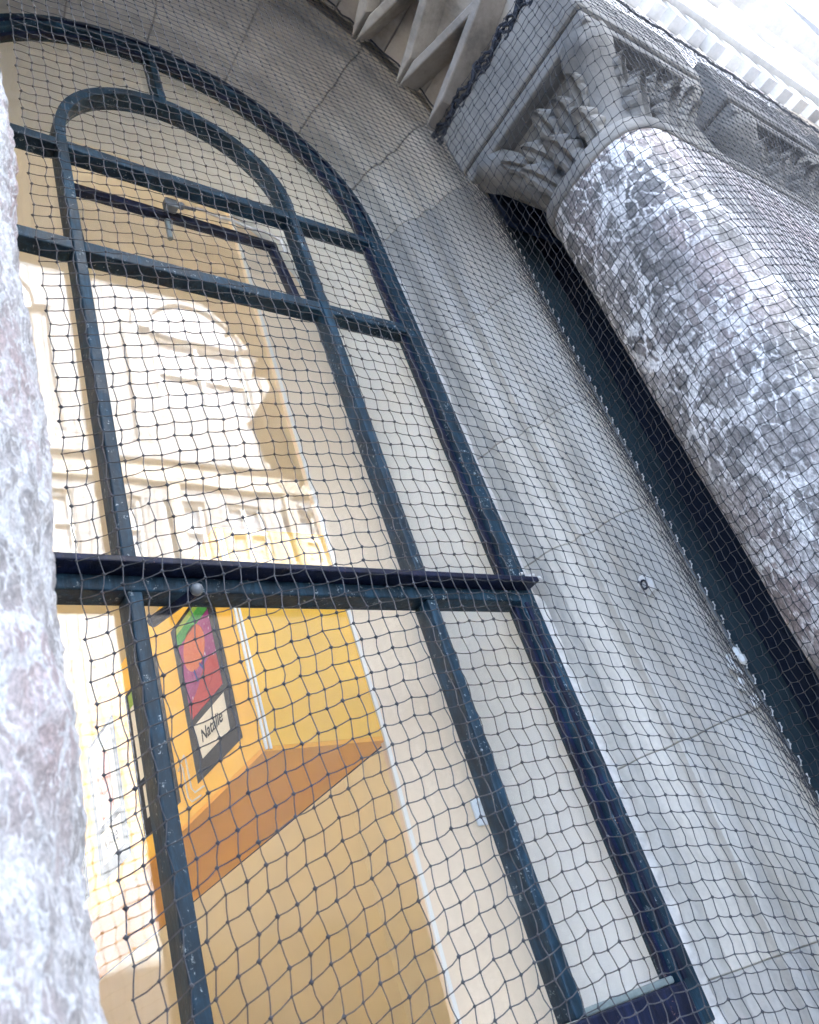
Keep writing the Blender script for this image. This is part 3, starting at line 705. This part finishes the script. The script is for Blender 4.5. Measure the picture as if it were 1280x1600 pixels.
# ---------------------------------------------------------------- small fixings on the splay
eb = empty('eye_bolt', (1.55 * 1.185, 1.185, .689 * 1.185), 'small rusty eye bolt set in a pale mortar patch on the splay', 'bolt')
bx, by, bz = XC + .878, 1.2, .815
V = []; F = []
for k in range(14):
    t = 2 * math.pi * k / 14; rr = .03 * (1 + .35 * nz(math.cos(t), math.sin(t), 2, 1.7)); V.append((bx - .004 + .012 * math.cos(t) * .4, by + rr * math.cos(t), bz + rr * math.sin(t)))
V.append((bx - .012, by, bz)); F = [(k, (k + 1) % 14, 14) for k in range(14)]
mesh('mortar_patch', V, F, 'cement', eb)
G().tube([(bx - .012 + .0 * k, by + .009 * math.cos(k * math.pi / 6), bz + .012 * math.sin(k * math.pi / 6)) for k in range(13)], .003, 6).build('eye', 'rope', eb)

# ---------------------------------------------------------------- bird netting
def net_mesh(name, grid, ok, mat, parent, rad=.00098, sag=.0011, knot=.0034):
    """grid[i][j] -> point; one mesh of thin three-sided twine with knots"""
    nu, nv = grid.shape[:2]; E1 = []; 
    iu, jv = np.meshgrid(np.arange(nu), np.arange(nv), indexing='ij')
    A = []; B = []
    mk = ok[:-1, :] & ok[1:, :]; A.append(grid[:-1, :][mk]); B.append(grid[1:, :][mk])
    mk2 = ok[:, :-1] & ok[:, 1:]; A.append(grid[:, :-1][mk2]); B.append(grid[:, 1:][mk2])
    A = np.concatenate(A); B = np.concatenate(B); ne = len(A)
    mid = (A + B) / 2; mid[:, 2] -= sag * nrg.uniform(.2, 1.6, ne); mid[:, 0] += nrg.normal(0, .0006, ne); mid[:, 1] += nrg.normal(0, .0008, ne)
    d = B - A; d /= np.linalg.norm(d, axis=1)[:, None] + 1e-9
    ref = np.where(np.abs(d[:, 2:3]) < .8, np.array([[0, 0, 1.]]), np.array([[1., 0, 0]]))
    s = np.cross(d, ref); s /= np.linalg.norm(s, axis=1)[:, None] + 1e-9; t = np.cross(d, s)
    rings = []
    for P in (A, mid, B):
        for k in range(3):
            a = 2 * math.pi * k / 3; rings.append(P + rad * (math.cos(a) * s + math.sin(a) * t))
    V = np.stack(rings, 1).reshape(-1, 3)                                  # 9 per edge
    base = (np.arange(ne) * 9)[:, None]
    quads = np.array([(r * 3 + k, r * 3 + (k + 1) % 3, r * 3 + 3 + (k + 1) % 3, r * 3 + 3 + k) for r in range(2) for k in range(3)])
    Q = (base[:, None, :] + quads[None]).reshape(-1, 4)
    K = grid[ok]; nk = len(K); oc = np.array([(1, 0, 0), (-1, 0, 0), (0, 1, 0), (0, -1, 0), (0, 0, 1), (0, 0, -1)], float)
    KV = (K[:, None, :] + oc[None] * knot * nrg.uniform(.7, 1.25, (nk, 1, 1))).reshape(-1, 3)
    tri = np.array([(0, 2, 4), (2, 1, 4), (1, 3, 4), (3, 0, 4), (2, 0, 5), (1, 2, 5), (3, 1, 5), (0, 3, 5)])
    T = ((np.arange(nk) * 6)[:, None, None] + tri[None]).reshape(-1, 3) + len(V)
    V = np.concatenate([V, KV]); V[:, 2] += Z0
    me = bpy.data.meshes.new(name); me.vertices.add(len(V)); me.vertices.foreach_set('co', V.astype(np.float32).ravel())
    nl = Q.size + T.size; me.loops.add(nl); me.loops.foreach_set('vertex_index', np.concatenate([Q.ravel(), T.ravel()]).astype(np.int32))
    npoly = len(Q) + len(T); me.polygons.add(npoly)
    me.polygons.foreach_set('loop_start', np.concatenate([np.arange(len(Q)) * 4, Q.size + np.arange(len(T)) * 3]).astype(np.int32))
    me.update(calc_edges=True); me.validate(); me.materials.append(M[mat])
    o = bpy.data.objects.new(name, me); col.objects.link(o); attach(o, parent); return o

def wob(x, z, f, s): return np.array([[nz(a * f + s, b * f, s, 1) for a, b in zip(r1, r2)] for r1, r2 in zip(x, z)])
CELL = .029
def window_net():
    n = empty('bird_net', (1.1, 1.05, -.3), 'fine bird netting stretched in front of the arched window', 'net', 'bird nets')
    us = np.arange(.355, 1.93, CELL); vs_ = np.arange(-.42, 3.3, CELL)
    X, Z = np.meshgrid(us, vs_, indexing='ij'); U, Vv = np.meshgrid(np.arange(len(us)), np.arange(len(vs_)), indexing='ij')
    amp = np.clip(.235 - .085 * Z, .03, .27)
    dz = -amp * ((X - 1.12) / .8) ** 2 + amp * .4
    Y = 1.01 + .09 * np.clip((X - 1.66) / .25, 0, 1) ** 1.5 - .02 * np.sin(np.clip((X - .35) / 1.5, 0, 1) * math.pi)
    Y = Y * np.clip((2.6 - Z) / .5, 0, 1) + 1.02 * (1 - np.clip((2.6 - Z) / .5, 0, 1))
    w1, w2, w3 = wob(X, Z, 3.1, 1.7), wob(X, Z, 3.1, 9.2), wob(X, Z, 2.2, 5.1)
    sg = np.where((Vv % 2) == 0, 1, -1); sh = np.where((U % 2) == 0, 1, -1)
    Xn = X + np.clip(.0026 - .0006 * Z, .001, .0026) * sg + .006 * w1 + nrg.normal(0, .0006, X.shape)
    Zn = Z + dz + .0014 * sh + .006 * w2 + nrg.normal(0, .0006, X.shape)
    Yn = Y + .012 * w3
    g = np.stack([Xn, Yn, Zn], -1)
    rr = np.hypot(Xn - AX, Zn - AZ)
    ok = ((Zn <= 2.2) & (Xn < XC + .93)) | ((Zn > 2.2) & (Zn <= 2.46) & (Xn < 1.715)) | ((Zn > 2.46) & (rr < AR + .005))
    net_mesh('mesh_panel', g, ok, 'net', n)
    # shiny hog-ringed border wire down the edge of the splay, dark border over the arch
    pts = [(XC + .936 - .004 * (i % 2) + .004 * nz(i, 2, 1, .7), 1.098 + .004 * nz(i, 5, 3, .9), -.4 + 2.62 * i / 130) for i in range(131)]
    G().tube(pts, .0022, 5).build('border_wire', 'steel', n)
    g2 = G()
    for i in range(2, 130, 2):
        p = pts[i]; g2.tube([(p[0] - .007, p[1] - .006, p[2] - .010), (p[0] - .004, p[1] - .010, p[2]), (p[0] + .003, p[1] - .006, p[2] + .012)], .0028, 5)
    tag(g2.build('hog_rings', 'cement', n), kind='stuff')
    pts = [(AX + (AR - .006 + .01 * nz(i, 1, 4, .8)) * math.cos(math.pi * i / 70), 1.018 + .012 * nz(i, 3, 1, .8), AZ + (AR - .006) * math.sin(math.pi * i / 70)) for i in range(71)]
    G().tube(pts, .003, 5).build('border_rope', 'rope', n)
    return n
window_net()

def column_net():
    n = empty('bird_net', (2.6, .45, -.3), 'bird netting draped over the marble columns and their carved capitals', 'net', 'bird nets')
    top = [(1.70, 1.04), (1.692, .9), (1.69, .6), (1.695, .46), (1.73, .438), (2.0, .436), (2.29, .437), (2.72, .436), (3.0, .436), (3.44, .436), (4.0, .436)]
    low = [(XC + .936, 1.1), (1.83, .93), (1.755, .72), (1.80, .58), (1.88, .515), (2.0, .492), (2.2, .487), (2.6, .492), (2.9, .487), (3.3, .489), (3.85, .49)]
    def resample(P, ts):
        P = np.array(P); d = np.r_[0, np.cumsum(np.hypot(*np.diff(P, axis=0).T))]; d /= d[-1]
        return np.stack([np.interp(ts, d, P[:, k]) for k in (0, 1)], 1)
    L = 3.35; nu = int(L / CELL); ts = np.linspace(0, 1, nu)
    # same share of the length for both outlines so the strands stay upright
    Pt = np.array(top); Pl = np.array(low); tt = np.r_[0, np.cumsum(np.hypot(*np.diff((Pt + Pl) / 2, axis=0).T))]; tt /= tt[-1]
    T2 = np.stack([np.interp(ts, tt, Pt[:, k]) for k in (0, 1)], 1); L2 = np.stack([np.interp(ts, tt, Pl[:, k]) for k in (0, 1)], 1)
    vs_ = np.arange(-.35, 2.475, CELL * .98); nv = len(vs_)
    wgt = np.clip((vs_ - 1.72) / (2.2 - 1.72), 0, 1) ** 1.5
    XY = L2[:, None, :] * (1 - wgt)[None, :, None] + T2[:, None, :] * wgt[None, :, None]
    U, Vv = np.meshgrid(np.arange(nu), np.arange(nv), indexing='ij'); Zg = np.broadcast_to(vs_[None], (nu, nv)).copy()
    S = ts[:, None] * L + 0 * Zg
    w1, w2, w3 = wob(S, Zg, 2.6, 2.2), wob(S, Zg, 2.6, 7.7), wob(S, Zg, 2.0, 12.5)
    sg = np.where((Vv % 2) == 0, 1, -1); sh = np.where((U % 2) == 0, 1, -1)
    free = np.clip((2.1 - Zg) / .3, .15, 1)
    X = XY[..., 0] + .003 * sg + .008 * w1 * free - .004; Y = XY[..., 1] + .002 * sg * 0 + .008 * w3 * free - .006
    Z = Zg + .0022 * sh + .014 * w2 * free - .05 * np.sin(np.clip(ts, 0, .35) / .35 * math.pi)[:, None] * free
    g = np.stack([X, Y, Z], -1) + nrg.normal(0, .0007, (nu, nv, 3))
    ok = np.ones((nu, nv), bool)
    net_mesh('mesh_panel', g, ok, 'net', n)
    # bunched rope along the top of the abacus
    g3 = G()
    for q in range(5):
        pts = [(1.698 + .012 * nz(i, q, 3, .6) + .004 * q, 1.05 - .63 * i / 60, 2.462 + .016 * nz(i, q * 2.3, 7, .5) - .006 * q + .012 * math.sin(i * .55 + q)) for i in range(61)]
        g3.tube(pts, .0055, 5)
    tag(g3.build('gathered_edge', 'rope', n), kind='stuff')
    pts = [(1.69 + 2.3 * i / 90, .437 + .006 * nz(i, 2, 5, .7), 2.468 + .01 * nz(i, 6, 1, .6)) for i in range(91)]
    G().tube(pts, .004, 5).build('border_rope', 'rope', n)
column_net()

# ---------------------------------------------------------------- the building across the street (it shows in the glass)
YO = -6.5
opp = empty('opposite_building', (5, YO, GROUND), 'pale stone building across the street, mirrored in the window glass', 'building')
def opp_wall():
    # wall with openings: assembled from strips so that the windows are real recesses
    rows = []
    ops = [(-14 + 0.93 * i, -14 + .93 * i + .62, 6.5, 7.5) for i in range(40)] + [(-12.1 + 3.4 * i, -10.5 + 3.4 * i, 9.3, 10.9) for i in range(11)]
    ops = [o for o in ops if o[0] > .3 and o[1] < 13.5]
    zs = sorted({-Z0, 13.4} | {v for o in ops for v in o[2:]})
    g = G()
    for z0, z1 in zip(zs[:-1], zs[1:]):
        xs = [.2] + [v for o in sorted(ops) if o[2] <= z0 + 1e-6 and o[3] >= z1 - 1e-6 for v in o[:2]] + [13.6]
        for a, b in zip(xs[0::2], xs[1::2]): g.box(a, b, YO - .4, YO, z0, z1)
    g.build('wall', 'opp', opp); return ops
ops = opp_wall()
for (x0, x1, z0, z1) in ops:
    o = G().box(x0 + .02, x1 - .02, YO - .14, YO - .12, z0 + .02, z1 - .02).build('window', 'bluepane', opp)
    xm, zm = (x0 + x1) / 2, (z0 + z1) / 2
    f = G().lattice([x0, x0 + .06, xm - .03, xm + .03, x1 - .06, x1], [z0, z0 + .06, zm - .03, zm + .03, z1 - .06, z1], YO - .115, YO - .06)
    f.build('sash', 'white', o)
for i in range(4, 7):                                   # round heads over the large windows
    x0 = -12.1 + 3.4 * i; xc = x0 + .8
    G().ring(xc, 10.9, .82, 1.12, YO, YO + .09, 0, 180, 20).build('arch_moulding', 'opp', opp)
    G().prism([(xc + .8 * math.cos(math.pi * k / 16), 10.91 + .8 * math.sin(math.pi * k / 16)) for k in range(17)], 'y', YO + .001, YO + .03).build('fanlight', 'bluepane', opp)
    G().box(xc - 1.3, xc - 1.02, YO, YO + .08, 8.5, 10.9).build('pilaster', 'opp', opp); G().box(xc + 1.02, xc + 1.3, YO, YO + .08, 8.5, 10.9).build('pilaster', 'opp', opp)
G().box(3.97, 13.65, YO, YO + .1, -Z0, 6.08).build('added_dark_base', 'opp_dark', opp)  # added cladding, near black so the lower panes mirror almost nothing
G().box(.15, 3.95, YO, YO + .1, -Z0, 6.08).build('added_pale_base', 'opp_grey', opp)  # added cladding, pale to wash out the left sidelight by reflection
for z0, z1, d, mt in ((8.1, 8.4, .16, 'opp'), (7.75, 8.1, .08, 'opp_warm'), (6.1, 6.35, .12, 'opp_warm'), (12.3, 12.6, .3, 'opp'), (13.0, 13.4, .5, 'opp')):
    G().box(.1, 13.7, YO, YO + d, z0, z1).build('cornice', mt, opp)
for i in range(8, 15):
    G().box(-13.9 + 1.86 * i, -13.72 + 1.86 * i, YO, YO + .06, 6.36, 7.74).build('pilaster', 'opp_warm', opp)
# droppings on the outer edge of the splay
g = G()
for k in range(26): g.ball((XC + RO - .02 + rng.gauss(0, .022), 1.425 + rng.uniform(-.025, .03), .958 + rng.uniform(0, .012)), rng.uniform(.004, .011), 6, (1.3, 1, .8))
tag(g.build('dirt_crust', 'cement'), 'pale crumbly crust on the right end of the transom', 'crust', kind='stuff')
for i, (dz_, dy) in enumerate(((0, 0), (.07, -.01), (-.5, .03))):
    g = G(); zc = .47 + dz_
    for k in range(9): g.ball((XC + .93 + rng.uniform(-.006, .004), 1.12 + dy + rng.uniform(-.02, .02), zc + rng.uniform(-.03, .03)), rng.uniform(.004, .011), 6, (1, 1, 1.5))
    tag(g.build('bird_dropping', 'droppings'), ('largest white bird dropping on the outer edge of the splay', 'upper white bird dropping on the outer edge of the splay', 'lowest white bird dropping on the splay')[i], 'droppings', 'bird droppings')
